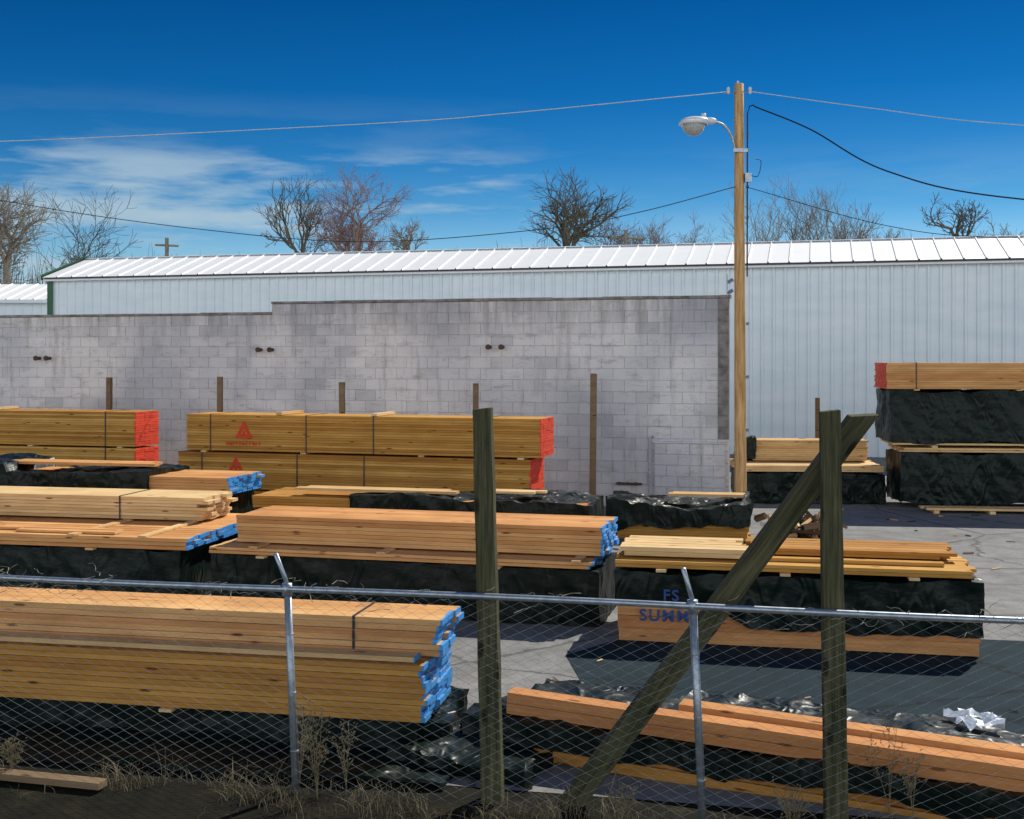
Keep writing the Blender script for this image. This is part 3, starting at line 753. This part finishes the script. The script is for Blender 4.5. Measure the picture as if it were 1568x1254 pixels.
for k in range(1900):
    x = R.uniform(-60, 75); y = R.uniform(105, 125); h = (12.4+3.*noise.noise(Vector((x*.09, 0, 3)))+2.*noise.noise(Vector((x*.5, 0, 9))))*R.uniform(.8, 1.05); p = Vector((x, y, 0)); pts = [p]
    for i in range(4): p = p+Vector((R.gauss(0, .5), 0, h/4)); pts.append(p.copy())
    mb.tube(pts, [.06, .05, .04, .03, .012], R.choice(['barkpale', 'barkred', 'bark']), 3, False)
mb.build('distant_treeline')

# ------------------------------------------------------------------ light and sky
EL, AZ = math.radians(44), math.radians(38)   # azimuth clockwise from +Y
sd = Vector((math.sin(AZ)*math.cos(EL), math.cos(AZ)*math.cos(EL), math.sin(EL)))
sl = bpy.data.lights.new('sun', 'SUN'); sl.energy = 5; sl.angle = math.radians(.5); sl.color = (1, .95, .84)
so = bpy.data.objects.new('sun', sl); COL.objects.link(so); so.rotation_euler = (-sd).to_track_quat('-Z', 'Y').to_euler(); so.location = sd*50
w = bpy.data.worlds.new('World'); scene.world = w; w.use_nodes = True; nt = w.node_tree; L = nt.links
bg = nt.nodes['Background']; bg.inputs[1].default_value = .15
sky = N(nt, 'ShaderNodeTexSky'); sky.sky_type = 'NISHITA'; sky.sun_disc = False; sky.sun_elevation = EL; sky.sun_rotation = AZ
sky.air_density = 1.0; sky.dust_density = .1; sky.ozone_density = 3
tc = N(nt, 'ShaderNodeTexCoord')
sp = N(nt, 'ShaderNodeSeparateXYZ'); L.new(tc.outputs['Generated'], sp.inputs[0])
dz = ramp(nt, [(.0, (.46, .62, .72)), (.09, (.32, .50, .62)), (.125, (.14, .36, .52)), (.17, (.045, .26, .45)), (.22, (.012, .20, .39)), (.30, (.003, .145, .31)), (1.0, (.03, .16, .34))]); L.new(sp.outputs[2], dz.inputs[0])
c = mix(nt, 'MULTIPLY', 1.0, sky.outputs[0], dz.outputs[0])
mp = N(nt, 'ShaderNodeMapping'); L.new(tc.outputs['Generated'], mp.inputs[0]); mp.inputs['Scale'].default_value = (5.5, 5.5, 34); mp.inputs['Location'].default_value = (.9, .2, .8)
cn = noise_t(nt, mp.outputs[0], 1.0, 8, .55)
zr_ = ramp(nt, [(.0, .6), (.08, .9), (.14, 1.0), (.160, .75), (.178, .12), (.22, .0)]); L.new(sp.outputs[2], zr_.inputs[0])
xm = N(nt, 'ShaderNodeMapRange'); L.new(sp.outputs[0], xm.inputs[0]); xm.inputs[1].default_value = -.03; xm.inputs[2].default_value = .08; xm.inputs[3].default_value = 1; xm.inputs[4].default_value = .1
cr = ramp(nt, [(.45, 0.0), (.57, .75), (.72, 1.0)]); L.new(cn, cr.inputs[0])
m1 = N(nt, 'ShaderNodeMath', operation='MULTIPLY'); L.new(zr_.outputs[0], m1.inputs[0]); L.new(cr.outputs[0], m1.inputs[1])
m2 = N(nt, 'ShaderNodeMath', operation='MULTIPLY'); L.new(m1.outputs[0], m2.inputs[0]); L.new(xm.outputs[0], m2.inputs[1])
c = mix(nt, 'MIX', m2.outputs[0], c, (2.9, 3.8, 4.4))
# invented bright bank low in the sky behind the camera, added to fill shaded faces
yb = N(nt, 'ShaderNodeMapRange'); L.new(sp.outputs[1], yb.inputs[0]); yb.inputs[1].default_value = -.05; yb.inputs[2].default_value = -.45; yb.inputs[3].default_value = 0; yb.inputs[4].default_value = 1
zb = ramp(nt, [(.0, 1.0), (.38, 1.0), (.54, .0)]); L.new(sp.outputs[2], zb.inputs[0])
mb3 = N(nt, 'ShaderNodeMath', operation='MULTIPLY'); L.new(yb.outputs[0], mb3.inputs[0]); L.new(zb.outputs[0], mb3.inputs[1])
mp2 = N(nt, 'ShaderNodeMapping'); L.new(tc.outputs['Generated'], mp2.inputs[0]); mp2.inputs['Scale'].default_value = (2, 2, 5)
cb = noise_t(nt, mp2.outputs[0], 1.3, 6, .6); cbr = ramp(nt, [(.25, .45), (.5, 1.0)]); L.new(cb, cbr.inputs[0])
m4 = N(nt, 'ShaderNodeMath', operation='MULTIPLY'); L.new(mb3.outputs[0], m4.inputs[0]); L.new(cbr.outputs[0], m4.inputs[1])
c = mix(nt, 'MIX', m4.outputs[0], c, (9.0, 9.6, 10.3))
L.new(c, bg.inputs[0])

cam = bpy.data.cameras.new('camera'); co = bpy.data.objects.new('camera', cam); COL.objects.link(co)
co.location = (0, 0, 2.6); co.rotation_euler = (math.pi/2, 0, 0); cam.lens = 41.33; cam.sensor_width = 36; cam.shift_y = -.0491; cam.clip_end = 5000; cam.clip_start = .05
scene.camera = co
scene.view_settings.view_transform = 'Standard'; scene.view_settings.look = 'None'; scene.view_settings.exposure = 0
